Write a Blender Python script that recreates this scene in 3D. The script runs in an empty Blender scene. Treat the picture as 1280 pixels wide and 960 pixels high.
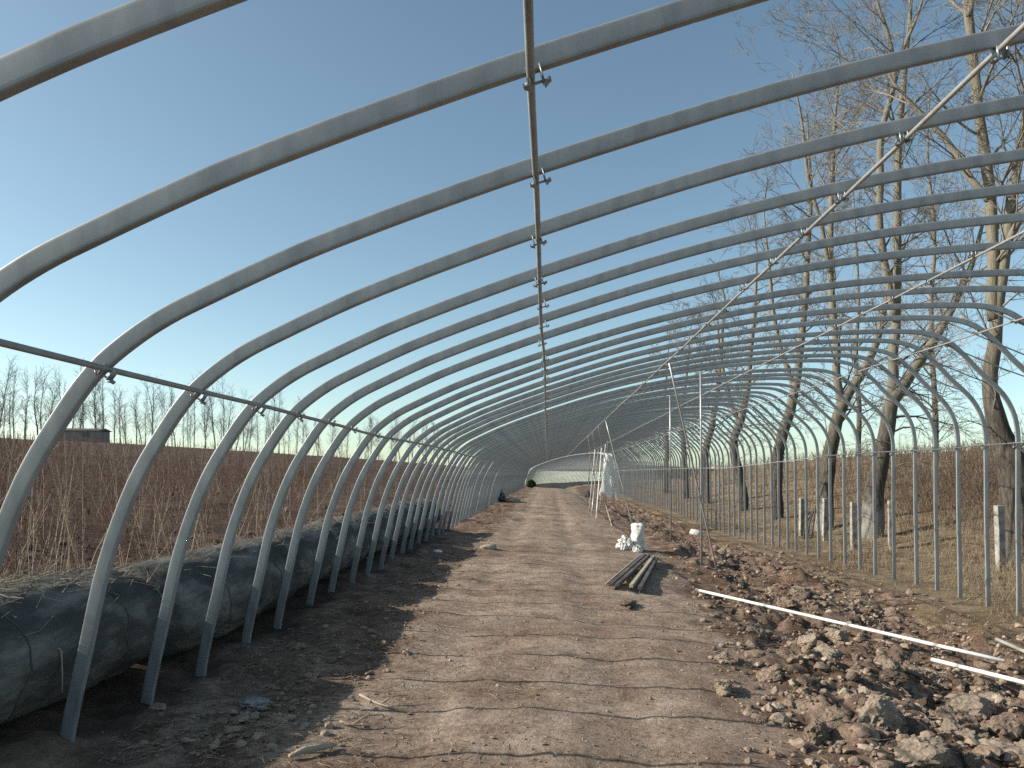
import bpy, bmesh, math, random
import numpy as np
from mathutils import Vector, noise as mnoise

random.seed(7)
rng = np.random.default_rng(11)
scene = bpy.context.scene
COL = scene.collection
CH = 1.7                                   # eye height over world zero; the path lies near zero
F = 960.0                                  # focal length in pixels of a 1280 wide frame


def at(px, py, d):
    """world point seen at photo pixel (px, py) at distance d along the tunnel"""
    return ((px - 685.0) / F * d, d, CH + (592.0 - py) / F * d)


# ------------------------------------------------------------------ helpers
def tag(o, label=None, cat=None, group=None, kind=None):
    if label: o['label'] = label
    if cat: o['category'] = cat
    if group: o['group'] = group
    if kind: o['kind'] = kind
    return o


def empty(name, loc=(0, 0, 0), rz=0.0):
    o = bpy.data.objects.new(name, None)
    o.empty_display_size = 0.2
    COL.objects.link(o)
    o.location = loc
    o.rotation_euler = (0, 0, rz)
    return o


class MB:
    def __init__(self):
        self.v, self.f, self.n = [], [], 0     # lists of arrays; faces grouped by corner count

    def add(self, verts, faces):
        verts = np.asarray(verts, dtype=np.float64).reshape(-1, 3)
        for fa in (faces if isinstance(faces, list) else [faces]):
            fa = np.asarray(fa, dtype=np.int64)
            if fa.size:
                self.f.append(fa + self.n)
        self.v.append(verts)
        self.n += len(verts)

    def mesh(self, name, mat, smooth=True):
        V = np.concatenate(self.v) if self.v else np.zeros((0, 3))
        tot = np.concatenate([np.full(len(f), f.shape[1], dtype=np.int32) for f in self.f])
        idx = np.concatenate([f.ravel() for f in self.f]).astype(np.int32)
        me = bpy.data.meshes.new(name)
        me.vertices.add(len(V))
        me.vertices.foreach_set('co', V.astype(np.float32).ravel())
        me.loops.add(len(idx))
        me.loops.foreach_set('vertex_index', idx)
        me.polygons.add(len(tot))
        start = np.concatenate([[0], np.cumsum(tot)[:-1]]).astype(np.int32)
        me.polygons.foreach_set('loop_start', start)
        me.polygons.foreach_set('loop_total', tot)
        me.polygons.foreach_set('use_smooth', np.full(len(tot), smooth, dtype=bool))
        me.materials.append(mat)
        me.update(calc_edges=True)
        me.validate()
        return me

    def obj(self, name, mat, parent=None, smooth=True):
        o = bpy.data.objects.new(name, self.mesh(name, mat, smooth))
        COL.objects.link(o)
        if parent is not None:
            o.parent = parent
        return o

    # shapes -------------------------------------------------------
    def tube(self, pts, radii, sides=8, caps=True):
        P = np.asarray(pts, dtype=float)
        n = len(P)
        R = np.full(n, radii, dtype=float) if np.isscalar(radii) else np.asarray(radii, dtype=float)
        T = np.gradient(P, axis=0)
        T /= np.linalg.norm(T, axis=1)[:, None] + 1e-12
        ref = np.array([0, 0, 1.0]) if abs(T[0, 2]) < .9 else np.array([0, 1.0, 0])
        u = np.cross(T[0], ref); u /= np.linalg.norm(u)
        a = np.linspace(0, 2 * math.pi, sides, endpoint=False)
        rings = []
        for i in range(n):
            u = u - T[i] * np.dot(u, T[i]); u /= np.linalg.norm(u)
            w = np.cross(T[i], u)
            rings.append(P[i] + R[i] * (np.cos(a)[:, None] * u + np.sin(a)[:, None] * w))
        V = np.concatenate(rings)
        i, j = np.meshgrid(np.arange(n - 1), np.arange(sides), indexing='ij')
        k = (j + 1) % sides
        Q = np.stack([i * sides + j, i * sides + k, (i + 1) * sides + k, (i + 1) * sides + j], -1).reshape(-1, 4)
        fs = [Q]
        if caps:
            fs += [np.arange(sides)[::-1][None, :], (np.arange(sides) + (n - 1) * sides)[None, :]]
        self.add(V, fs)

    def segs(self, P0, P1, R0, R1, sides=3):
        P0 = np.asarray(P0, float); P1 = np.asarray(P1, float)
        if len(P0) == 0: return
        R0 = np.asarray(R0, float); R1 = np.asarray(R1, float)
        d = P1 - P0
        d /= np.linalg.norm(d, axis=1)[:, None] + 1e-12
        ref = np.where(np.abs(d[:, 2:3]) < .9, np.array([[0, 0, 1.0]]), np.array([[1.0, 0, 0]]))
        u = np.cross(d, ref); u /= np.linalg.norm(u, axis=1)[:, None] + 1e-12
        w = np.cross(d, u)
        a = np.linspace(0, 2 * math.pi, sides, endpoint=False)
        c = np.cos(a)[None, :, None]; s = np.sin(a)[None, :, None]
        off = c * u[:, None, :] + s * w[:, None, :]
        A = P0[:, None, :] + off * R0[:, None, None]
        B = P1[:, None, :] + off * R1[:, None, None]
        V = np.concatenate([A, B], axis=1).reshape(-1, 3)
        j = np.arange(sides); k = (j + 1) % sides
        q = np.stack([j, k, k + sides, j + sides], -1)
        Q = (q[None] + (np.arange(len(P0)) * 2 * sides)[:, None, None]).reshape(-1, 4)
        self.add(V, Q)

    def box(self, c, s, rz=0.0, ry=0.0, rx=0.0):
        x, y, z = [k / 2 for k in s]
        V = np.array([(-x, -y, -z), (x, -y, -z), (x, y, -z), (-x, y, -z), (-x, -y, z), (x, -y, z), (x, y, z), (-x, y, z)])
        for ang, ax in ((rx, 0), (ry, 1), (rz, 2)):
            if ang:
                ca, sa = math.cos(ang), math.sin(ang)
                M = {0: [[1, 0, 0], [0, ca, -sa], [0, sa, ca]], 1: [[ca, 0, sa], [0, 1, 0], [-sa, 0, ca]],
                     2: [[ca, -sa, 0], [sa, ca, 0], [0, 0, 1]]}[ax]
                V = V @ np.array(M).T
        self.add(V + np.array(c), np.array([(0, 3, 2, 1), (4, 5, 6, 7), (0, 1, 5, 4), (1, 2, 6, 5), (2, 3, 7, 6), (3, 0, 4, 7)]))


def vnoise(x, y, seed=0):
    x = np.asarray(x, float); y = np.asarray(y, float)
    xi = np.floor(x).astype(np.int64); yi = np.floor(y).astype(np.int64)
    fx = x - xi; fy = y - yi
    fx = fx * fx * fx * (fx * (fx * 6 - 15) + 10); fy = fy * fy * fy * (fy * (fy * 6 - 15) + 10)

    def h(a, b):
        n = (a * 374761393 + b * 668265263 + seed * 974634777) & 0xFFFFFFFF
        n = ((n ^ (n >> 13)) * 1274126177) & 0xFFFFFFFF
        n = (n ^ (n >> 16)) & 0xFFFFFFFF
        return n / 2147483648.0 - 1.0
    a, b, c, d = h(xi, yi), h(xi + 1, yi), h(xi, yi + 1), h(xi + 1, yi + 1)
    return (a * (1 - fx) + b * fx) * (1 - fy) + (c * (1 - fx) + d * fx) * fy


def fbm(x, y, seed=0, oct=4, gain=.5):
    s, a = 0.0, 1.0
    for o in range(oct):
        s = s + a * vnoise(np.asarray(x) * 2.03 ** o + 17.3 * o, np.asarray(y) * 2.03 ** o - 9.1 * o, seed + o)
        a *= gain
    return s


def sstep(a, b, x):
    t = np.clip((np.asarray(x, float) - a) / (b - a), 0, 1)
    return t * t * (3 - 2 * t)


# ------------------------------------------------------------------ materials
def material(name, cols, scale=8.0, rough=.9, bump=.3, bdist=.02, metal=0.0, stretch=(1, 1, 1), detail=6.0, spec=.3, extra=None, bscale=3.0, coords='Object', pos=None):
    m = bpy.data.materials.new(name)
    m.use_nodes = True
    nt = m.node_tree
    N, L = nt.nodes, nt.links
    bs = N['Principled BSDF']
    bs.inputs['Roughness'].default_value = rough
    bs.inputs['Metallic'].default_value = metal
    bs.inputs['Specular IOR Level'].default_value = spec
    tc = N.new('ShaderNodeTexCoord'); mp = N.new('ShaderNodeMapping')
    mp.inputs['Scale'].default_value = stretch
    L.new(tc.outputs[coords], mp.inputs['Vector'])
    nz = N.new('ShaderNodeTexNoise')
    nz.inputs['Scale'].default_value = scale; nz.inputs['Detail'].default_value = detail; nz.inputs['Roughness'].default_value = .65
    L.new(mp.outputs['Vector'], nz.inputs['Vector'])
    cr = N.new('ShaderNodeValToRGB')
    n = len(cols)
    while len(cr.color_ramp.elements) < n: cr.color_ramp.elements.new(.5)
    for i, c in enumerate(cols):
        cr.color_ramp.elements[i].position = pos[i] if pos else .3 + .4 * i / max(1, n - 1)
        cr.color_ramp.elements[i].color = (*c, 1)
    L.new(nz.outputs['Fac'], cr.inputs['Fac'])
    out = cr.outputs['Color']
    if extra: out = extra(N, L, out, mp, tc)
    L.new(out, bs.inputs['Base Color'])
    if bump:
        n2 = N.new('ShaderNodeTexNoise')
        n2.inputs['Scale'].default_value = scale * bscale; n2.inputs['Detail'].default_value = 8; n2.inputs['Roughness'].default_value = .7
        L.new(mp.outputs['Vector'], n2.inputs['Vector'])
        bp = N.new('ShaderNodeBump')
        bp.inputs['Strength'].default_value = bump; bp.inputs['Distance'].default_value = bdist
        L.new(n2.outputs['Fac'], bp.inputs['Height'])
        L.new(bp.outputs['Normal'], bs.inputs['Normal'])
    return m


def mixc(N, L, fac, a, b):
    mx = N.new('ShaderNodeMix'); mx.data_type = 'RGBA'
    if hasattr(fac, 'links'): L.new(fac, mx.inputs[0])
    else: mx.inputs[0].default_value = fac
    for s, k in ((a, 6), (b, 7)):
        if hasattr(s, 'links'): L.new(s, mx.inputs[k])
        else: mx.inputs[k].default_value = (*s, 1)
    return mx.outputs[2]


def ground_material():
    m = bpy.data.materials.new('soil')
    m.use_nodes = True
    nt = m.node_tree; N, L = nt.nodes, nt.links
    bs = N['Principled BSDF']
    bs.inputs['Roughness'].default_value = .95; bs.inputs['Specular IOR Level'].default_value = .15
    tc = N.new('ShaderNodeTexCoord')

    def nz(scale, det=8, rough=.65, dist=0.0):
        n = N.new('ShaderNodeTexNoise'); n.inputs['Scale'].default_value = scale
        n.inputs['Detail'].default_value = det; n.inputs['Roughness'].default_value = rough
        n.inputs['Distortion'].default_value = dist
        L.new(tc.outputs['Object'], n.inputs['Vector'])
        return n.outputs['Fac']

    def ramp(f, stops):
        r = N.new('ShaderNodeValToRGB')
        while len(r.color_ramp.elements) < len(stops): r.color_ramp.elements.new(.5)
        for e, (p, c) in zip(r.color_ramp.elements, stops):
            e.position = p; e.color = (*c, 1)
        L.new(f, r.inputs['Fac'])
        return r.outputs['Color']
    big, mid, fine, grit = nz(.55, 5), nz(2.6, 8, .6, .6), nz(22, 8, .7), nz(95, 4, .7)
    soil = ramp(mid, [(.30, (.085, .055, .040)), (.47, (.165, .115, .086)), (.60, (.240, .178, .136)), (.75, (.35, .28, .22))])
    packed = ramp(mid, [(.28, (.185, .130, .098)), (.50, (.285, .222, .175)), (.72, (.39, .322, .262))])
    grassy = ramp(mid, [(.28, (.11, .080, .056)), (.45, (.178, .135, .090)), (.58, (.22, .174, .114)), (.75, (.30, .248, .185))])
    field = ramp(mid, [(.28, (.050, .034, .026)), (.5, (.085, .057, .044)), (.72, (.15, .108, .085))])  # dark field soil, also the painted shade strip beside the quilt rolls
    at_ = N.new('ShaderNodeAttribute'); at_.attribute_name = 'zone'
    sp = N.new('ShaderNodeSeparateColor'); L.new(at_.outputs['Color'], sp.inputs['Color'])

    def wob(s):
        a = N.new('ShaderNodeMath'); a.operation = 'MULTIPLY_ADD'
        L.new(fine, a.inputs[0]); a.inputs[1].default_value = 1.0; a.inputs[2].default_value = -.5
        b = N.new('ShaderNodeMath'); b.operation = 'ADD'; b.use_clamp = True
        L.new(s, b.inputs[0]); L.new(a.outputs[0], b.inputs[1])
        mr = N.new('ShaderNodeMapRange'); mr.interpolation_type = 'SMOOTHSTEP'
        mr.inputs[1].default_value = .3; mr.inputs[2].default_value = .7
        L.new(b.outputs[0], mr.inputs[0])
        return mr.outputs[0]
    c = mixc(N, L, wob(sp.outputs['Red']), soil, packed)
    c = mixc(N, L, wob(sp.outputs['Green']), c, grassy)
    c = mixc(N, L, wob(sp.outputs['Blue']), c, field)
    # large damp and dry patches, pale grit, dark crumbs
    patch = ramp(big, [(.35, (.70, .62, .58)), (.62, (1.14, 1.13, 1.1))])
    mu = N.new('ShaderNodeMix'); mu.data_type = 'RGBA'; mu.blend_type = 'MULTIPLY'; mu.inputs[0].default_value = 1
    L.new(c, mu.inputs[6]); L.new(patch, mu.inputs[7])
    fr = ramp(fine, [(.30, (.48, .45, .43)), (.5, (1, 1, 1)), (.70, (1.4, 1.38, 1.35))])
    mu2 = N.new('ShaderNodeMix'); mu2.data_type = 'RGBA'; mu2.blend_type = 'MULTIPLY'; mu2.inputs[0].default_value = .9
    L.new(mu.outputs[2], mu2.inputs[6]); L.new(fr, mu2.inputs[7])
    gr = ramp(grit, [(.64, (0, 0, 0)), (.72, (1, 1, 1))])
    gm = N.new('ShaderNodeMath'); gm.operation = 'MULTIPLY'; gm.inputs[1].default_value = .45
    L.new(gr, gm.inputs[0])
    c = mixc(N, L, gm.outputs[0], mu2.outputs[2], (.36, .32, .27))
    L.new(c, bs.inputs['Base Color'])
    ad = N.new('ShaderNodeMath'); ad.operation = 'MULTIPLY_ADD'; ad.inputs[1].default_value = .25
    L.new(grit, ad.inputs[0]); L.new(fine, ad.inputs[2])
    bp = N.new('ShaderNodeBump'); bp.inputs['Strength'].default_value = .8; bp.inputs['Distance'].default_value = .035
    L.new(ad.outputs[0], bp.inputs['Height']); L.new(bp.outputs['Normal'], bs.inputs['Normal'])
    return m


def galv_extra(N, L, col, mp, tc):
    # rust freckles and dull zinc blotches
    n = N.new('ShaderNodeTexNoise'); n.inputs['Scale'].default_value = 3.1; n.inputs['Detail'].default_value = 10; n.inputs['Roughness'].default_value = .75
    L.new(tc.outputs['Object'], n.inputs['Vector'])
    r = N.new('ShaderNodeValToRGB'); r.color_ramp.elements[0].position = .52; r.color_ramp.elements[1].position = .78
    L.new(n.outputs['Fac'], r.inputs['Fac'])
    mt = N.new('ShaderNodeMath'); mt.operation = 'MULTIPLY'; mt.inputs[1].default_value = .5
    L.new(r.outputs['Color'], mt.inputs[0])
    return mixc(N, L, mt.outputs[0], col, (.29, .235, .175))


M = {}
M['soil'] = ground_material()
M['galv'] = material('galvanised_steel', [(.20, .216, .222), (.26, .276, .282), (.325, .338, .34)], 9, rough=.40, bump=.05, bdist=.002, metal=.2, spec=.5, extra=galv_extra, stretch=(1, 1, .35))
M['pipe'] = material('zinc_pipe', [(.30, .295, .28), (.44, .43, .41)], 20, rough=.4, bump=.05, bdist=.002, metal=.4, spec=.5)
M['clod'] = material('clod_soil', [(.125, .085, .061), (.225, .163, .121), (.32, .247, .19), (.44, .36, .285)], 9, rough=.97, bump=.9, bdist=.02, spec=.1, bscale=4)
M['palecl'] = material('pale_clod_soil', [(.24, .180, .132), (.36, .288, .222), (.50, .43, .345)], 9, rough=.97, bump=.9, bdist=.02, spec=.1, bscale=4)
M['darkcl'] = material('moist_clod_soil', [(.085, .06, .046), (.145, .109, .085), (.215, .168, .135)], 9, rough=.95, bump=.9, bdist=.02, spec=.15, bscale=4)
M['felt'] = material('quilt_felt', [(.045, .046, .045), (.098, .096, .090), (.27, .26, .235)], 4, rough=.98, bump=.8, bdist=.03, spec=.05, stretch=(1, .35, 1), bscale=5)
M['rope'] = material('straw_rope', [(.07, .066, .058), (.13, .12, .105)], 30, rough=.95, bump=.4)
M['white'] = material('white_woven_plastic', [(.40, .37, .33), (.66, .64, .60), (.78, .77, .74)], 7, rough=.6, bump=.4, bdist=.02)
M['pvc'] = material('white_plastic_pipe', [(.45, .42, .37), (.70, .68, .65), (.80, .79, .77)], 6, rough=.35, bump=.03, spec=.5)
M['timber'] = material('grey_timber', [(.035, .031, .029), (.08, .072, .066), (.15, .138, .128)], 12, rough=.85, bump=.4, stretch=(1, .1, 1))
M['paletimber'] = material('pale_timber', [(.30, .25, .18), (.45, .40, .31)], 12, rough=.85, bump=.4, stretch=(1, .2, 1))
M['concrete'] = material('old_concrete', [(.13, .12, .108), (.26, .248, .225), (.40, .385, .355)], 6, rough=.95, bump=.5, bdist=.01)
M['stalk'] = material('dry_stalk', [(.072, .041, .033), (.120, .073, .057), (.205, .145, .115)], .7, rough=.9, bump=0, spec=.1)
M['palestalk'] = material('bleached_stalk', [(.30, .24, .17), (.46, .39, .29)], .9, rough=.9, bump=0, spec=.1)
M['drygrass'] = material('dry_grass', [(.14, .104, .066), (.225, .175, .113), (.33, .275, .195)], .5, rough=.9, bump=0, spec=.1)
M['brush'] = material('dead_brush', [(.10, .072, .055), (.165, .120, .090), (.23, .18, .13)], .5, rough=.95, bump=0, spec=.1)
M['greenbush'] = material('dark_evergreen', [(.03, .048, .024), (.065, .09, .045)], 3, rough=.9, bump=0, spec=.1)
M['film'] = material('torn_plastic_film', [(.72, .74, .75), (.86, .87, .87)], 3, rough=.35, bump=.3, bdist=.03, spec=.5)
def film_material():
    m = bpy.data.materials.new('torn_plastic_film'); m.use_nodes = True
    N, L = m.node_tree.nodes, m.node_tree.links
    bs = N['Principled BSDF']; bs.inputs['Base Color'].default_value = (.80, .82, .81, 1); bs.inputs['Roughness'].default_value = .4
    tr = N.new('ShaderNodeBsdfTranslucent'); tr.inputs['Color'].default_value = (.78, .81, .78, 1)
    nz = N.new('ShaderNodeTexNoise'); nz.inputs['Scale'].default_value = 4; nz.inputs['Detail'].default_value = 6
    mr = N.new('ShaderNodeMapRange'); mr.inputs[3].default_value = .4; mr.inputs[4].default_value = .75
    L.new(nz.outputs['Fac'], mr.inputs[0])
    mx = N.new('ShaderNodeMixShader'); L.new(mr.outputs[0], mx.inputs[0])
    L.new(bs.outputs[0], mx.inputs[1]); L.new(tr.outputs[0], mx.inputs[2])
    L.new(mx.outputs[0], N['Material Output'].inputs['Surface'])
    return m


M['film'] = film_material()
M['skirt'] = M['film'].copy()
[n for n in M['skirt'].node_tree.nodes if n.type == 'BSDF_TRANSLUCENT'][0].inputs['Color'].default_value = (.42, .46, .40, 1)
M['skirt'].node_tree.nodes['Principled BSDF'].inputs['Base Color'].default_value = (.40, .42, .38, 1)
M['black'] = material('black_plastic_sheet', [(.012, .012, .014), (.03, .03, .034)], 4, rough=.5, bump=.5, bdist=.05)
M['wall'] = material('grey_render', [(.20, .18, .165), (.30, .28, .26)], 1.2, rough=.95, bump=.2)
M['roof'] = material('dark_tile', [(.05, .045, .045), (.10, .09, .085)], 3, rough=.9, bump=.3, stretch=(6, 1, 1))
M['glass'] = material('window_dark', [(.02, .024, .028), (.04, .045, .05)], 2, rough=.15, bump=0, spec=.5)


def bark_material(name, base, whitewash):
    def ex(N, L, col, mp, tc):
        # furrowed bark with sunlit paleness painted in higher up; some trunks carry a band of lime wash
        sx = N.new('ShaderNodeSeparateXYZ'); L.new(tc.outputs['Object'], sx.inputs[0])
        mr = N.new('ShaderNodeMapRange'); mr.inputs[1].default_value = 3.0; mr.inputs[2].default_value = 6.5
        L.new(sx.outputs['Z'], mr.inputs[0])
        sunlit = mixc(N, L, .38, col, (.42, .38, .29))
        c = mixc(N, L, mr.outputs[0], col, sunlit)
        if whitewash:
            n = N.new('ShaderNodeTexNoise'); n.inputs['Scale'].default_value = 5; n.inputs['Detail'].default_value = 8
            L.new(tc.outputs['Object'], n.inputs['Vector'])
            ad = N.new('ShaderNodeMath'); ad.operation = 'MULTIPLY_ADD'; ad.inputs[1].default_value = 2.4
            L.new(n.outputs['Fac'], ad.inputs[0]); L.new(sx.outputs['Z'], ad.inputs[2])
            m2 = N.new('ShaderNodeMapRange'); m2.inputs[1].default_value = 1.7; m2.inputs[2].default_value = 2.6
            m2.inputs[3].default_value = .38; m2.inputs[4].default_value = 0
            L.new(ad.outputs[0], m2.inputs[0])
            c = mixc(N, L, m2.outputs[0], c, (.50, .48, .44))
        return c
    return material(name, base, 9, rough=.95, bump=1.0, bdist=.05, spec=.1, extra=ex, stretch=(1.6, 1.6, .28), bscale=2)


M['bark'] = bark_material('furrowed_bark', [(.038, .033, .029), (.085, .074, .063), (.17, .15, .126)], False)
M['barkw'] = bark_material('limewashed_bark', [(.038, .033, .029), (.085, .074, .063), (.17, .15, .126)], True)
M['twig'] = material('twig_bark', [(.10, .09, .079), (.19, .172, .150), (.31, .287, .25)], .8, rough=.9, bump=0, spec=.15)
M['fartwig'] = material('grey_twig_bark', [(.17, .16, .165), (.25, .24, .245)], .8, rough=.9, bump=0, spec=.1)

# ------------------------------------------------------------------ the land
XS = np.array([-400, -150, -60, -30, -10, -6, -3.6, -2.6, -1.8, 0, 1.5, 2.5, 4, 5.5, 7.2, 9, 11, 14, 20, 40, 100, 400.])
YS = np.array([9., 5.6, 2.7, .75, -.75, -1.08, -1.30, -1.42, -1.5, -1.58, -1.68, -1.86, -2.16, -2.2, -2.2, -2.12, -1.98, -1.62, -.75, 1.2, 4.2, 12.])


def bend(y):
    """sideways drift of the second tunnel beyond the gap"""
    d = np.maximum(0, np.asarray(y, float) - 84)
    return np.where(d < 60, d * d / 300.0, 12 + (d - 60) * .4)


def H(x, y, fine=True):
    x = np.asarray(x, float); y = np.asarray(y, float)
    xb = x - bend(y)
    xb = np.where(x < -6, x, xb)
    base = np.interp(xb, XS, YS)
    k = 1.0
    base = (base + np.interp(xb + .5, XS, YS) + np.interp(xb - .5, XS, YS)) / 3
    far = sstep(15, 120, y)
    base = base + np.where(xb < -4.5, far * 1.6 * sstep(4.5, 20, -xb), 0) + np.where(xb > 11, far * 1.2 * sstep(11, 25, xb), 0)
    base = base - .22 * np.exp(-((y - 31) / 9.0) ** 2) * sstep(3, 5, xb) * (1 - sstep(9, 13, xb))
    base = base + .16 * np.exp(-((y - 21) / 7.0) ** 2) * np.exp(-((xb - 3.3) / 1.0) ** 2)
    base = base + .25 * sstep(55, 85, y) * sstep(2.0, 3.5, xb) * (1 - sstep(12, 16, xb))
    base = base + .05 * fbm(x * .35, y * .35, 3, 3)
    if fine:
        rub = sstep(0, .9, xb - redge(y)) * (1 - sstep(5.0, 7.0, xb))
        rubl = sstep(1.4, 1.9, -xb) * (1 - sstep(2.6, 3.2, -xb))
        near = 1 - sstep(45, 80, y)
        base = base + near * rub * (.12 * fbm(x * 1.4, y * 1.4, 21, 4, .6) + .07 * np.abs(fbm(x * 5, y * 5, 5, 4, .6)))
        base = base + near * rubl * .035 * fbm(x * 3, y * 3, 9, 4, .6)
        path = 1 - sstep(-.2, .5, xb - redge(y))
        base = base + near * path * sstep(-2.3, -1.2, xb) * (.014 * fbm(x * 1.3, y * 1.3, 33, 4, .6) - .03 * np.exp(-((xb + .85) / .24) ** 2) - .03 * np.exp(-((xb - .55) / .24) ** 2))
        base = base + near * .008 * fbm(x * 7, y * 7, 40, 3, .6)
        base = base + np.where(xb < -3.8, near * .05 * fbm(x * 1.5, y * 1.5, 50, 4, .6), 0)
        base = base + np.where(xb > 8, near * .06 * fbm(x * 1.2, y * 1.2, 60, 4, .6), 0)
    return base + CH


def redge(y):
    y = np.asarray(y, float)
    return np.interp(y, [0, 5, 12, 17, 38, 90], [1.2, 1.35, 2.2, 2.5, 2.8, 3.0])


xs = np.concatenate([-np.geomspace(420, 3.9, 70), np.arange(-3.85, 8.0, .055), np.geomspace(8.05, 420, 80)])
ys = np.concatenate([np.arange(-14, 2.0, .5), np.arange(2.0, 4.0, .05), np.geomspace(4.0, 420, 420)])
GX, GY = np.meshgrid(xs, ys, indexing='ij')
GZ = H(GX, GY)
nx, ny = GX.shape
VV = np.stack([GX, GY, GZ], -1).reshape(-1, 3)
I, J = np.meshgrid(np.arange(nx - 1), np.arange(ny - 1), indexing='ij')
QQ = np.stack([I * ny + J, (I + 1) * ny + J, (I + 1) * ny + J + 1, I * ny + J + 1], -1).reshape(-1, 4)
fc = VV[QQ].mean(axis=1)
xb = fc[:, 0] - bend(fc[:, 1])
wl = -1.55 + .25 * fbm(fc[:, 1] * .5, fc[:, 1] * 0, 71, 3)
wr = redge(fc[:, 1]) - .1 + .25 * fbm(fc[:, 1] * .6, fc[:, 1] * 0 + 3, 72, 3)
is_path = (xb > wl) & (xb < wr) & (fc[:, 1] > -14) & (fc[:, 1] < 150)


def land(name, mask):
    q = QQ[mask]
    used, inv = np.unique(q, return_inverse=True)
    mb = MB(); mb.add(VV[used], inv.reshape(-1, 4))
    o = mb.obj(name, M['soil'])
    P = VV[used]
    x_, y_ = P[:, 0] - bend(P[:, 1]), P[:, 1]
    wob = .35 * fbm(P[:, 0] * .8, P[:, 1] * .8, 80, 4, .6)
    red = sstep(-1.9, -1.0, x_ + wob * .6) * (1 - sstep(-.5, .5, x_ - redge(y_) + wob * .8))
    grn = .95 * sstep(4.7, 7.0, x_ + wob * 3.0)
    blu = sstep(2.1, 2.9, -x_ + wob * .5)  # field soil, carried inward to paint in shade beside the rolls
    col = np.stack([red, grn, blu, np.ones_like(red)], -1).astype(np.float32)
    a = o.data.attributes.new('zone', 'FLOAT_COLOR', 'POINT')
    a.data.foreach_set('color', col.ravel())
    o['kind'] = 'structure'
    return o


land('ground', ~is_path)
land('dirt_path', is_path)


def h1(x, y):
    return float(H(np.array([x]), np.array([y]))[0])


# ------------------------------------------------------------------ the greenhouse skeleton
PROF = [(-2.60, -2.0), (-2.56, -1.45), (-2.53, -1.28), (-2.443, -.89), (-2.345, -.463), (-2.186, -.034), (-2.05, .205), (-1.89, .43), (-1.739, .563), (-1.588, .663), (-1.414, .751),
        (-1.037, .926), (-.70, 1.06), (-.36, 1.185), (-.03, 1.30), (.99, 1.616), (2.01, 1.86), (3.03, 2.035), (4.0, 2.135), (4.8, 2.18), (5.3, 2.19), (5.7, 2.17), (6.0, 2.09),
        (6.24, 1.93), (6.6, 1.57), (6.95, 1.235), (7.10, .98), (7.17, .72), (7.185, .3), (7.19, -.6), (7.21, -1.6), (7.22, -2.9)]


def catmull(P, per=4):
    P = [np.array(p, float) for p in P]
    P = [2 * P[0] - P[1]] + P + [2 * P[-1] - P[-2]]
    out = []
    for i in range(1, len(P) - 2):
        a, b, c, d = P[i - 1:i + 3]
        # centripetal form keeps the tight bend clean
        ta = 0.0; tb = np.linalg.norm(b - a) ** .5; tc = tb + np.linalg.norm(c - b) ** .5; td = tc + np.linalg.norm(d - c) ** .5
        for k in range(per):
            t = tb + (tc - tb) * k / per
            A1 = (tb - t) / (tb - ta) * a + (t - ta) / (tb - ta) * b
            A2 = (tc - t) / (tc - tb) * b + (t - tb) / (tc - tb) * c
            A3 = (td - t) / (td - tc) * c + (t - tc) / (td - tc) * d
            B1 = (tc - t) / (tc - ta) * A1 + (t - ta) / (tc - ta) * A2
            B2 = (td - t) / (td - tb) * A2 + (t - tb) / (td - tb) * A3
            out.append((tc - t) / (tc - tb) * B1 + (t - tb) / (tc - tb) * B2)
    out.append(P[-2])
    return np.array(out)


ARC = catmull(PROF, 4)


def rib_mesh(name, sides=24, depth=.073, thick=.031):
    P = ARC
    T = np.gradient(P, axis=0); T /= np.linalg.norm(T, axis=1)[:, None]
    Nn = np.stack([-T[:, 1], T[:, 0]], -1)
    # flattened oval tube: squarish sides with round edges
    a = np.linspace(0, 2 * math.pi, sides, endpoint=False) + math.pi / sides
    ca, sa = np.cos(a), np.sin(a)
    u = np.sign(ca) * np.abs(ca) ** .22 * depth / 2
    w = np.sign(sa) * np.abs(sa) ** .32 * thick / 2
    V = np.zeros((len(P), sides, 3))
    V[:, :, 0] = P[:, None, 0] + Nn[:, None, 0] * u
    V[:, :, 1] = w
    V[:, :, 2] = CH + P[:, None, 1] + Nn[:, None, 1] * u
    n = len(P)
    i, j = np.meshgrid(np.arange(n - 1), np.arange(sides), indexing='ij'); k = (j + 1) % sides
    Q = np.stack([i * sides + j, i * sides + k, (i + 1) * sides + k, (i + 1) * sides + j], -1).reshape(-1, 4)
    mb = MB()
    mb.add(V.reshape(-1, 3), [Q[:, ::-1], np.arange(sides)[None, :], (np.arange(sides) + (n - 1) * sides)[::-1][None, :]])
    return mb.mesh(name, M['galv'])


RIB = rib_mesh('arch_rib')
# purlins: where each runs in the cross-section (centre), under or inside the ribs
PUR = {'eave_left': (-1.835, .425, -36), 'ridge': (-.045, 1.24, 17), 'mid': (1.88, 1.765, 13), 'top': (4.08, 2.075, 4), 'back': (6.06, 1.99, -30), 'wall': (7.135, .46, -90)}


def clamp_mesh():
    # bent strap round the rib with two ears and a bolt that grip the purlin; local x runs along the rib, z out of the tunnel
    mb = MB()
    for sx in (-.021, .021):
        mb.box((sx, 0, .004), (.004, .042, .052))
        mb.box((sx * 1.5, .0, -.024), (.020, .040, .004), ry=.6 * (1 if sx < 0 else -1))
    mb.tube([(-.042, 0, -.018), (.042, 0, -.018)], .0045, 6)
    for sx in (-.040, .040):
        mb.tube([(sx - .005, 0, -.018), (sx + .005, 0, -.018)], .009, 6)
    return mb.mesh('clamp', M['galv'])


CLAMP = clamp_mesh()


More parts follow.
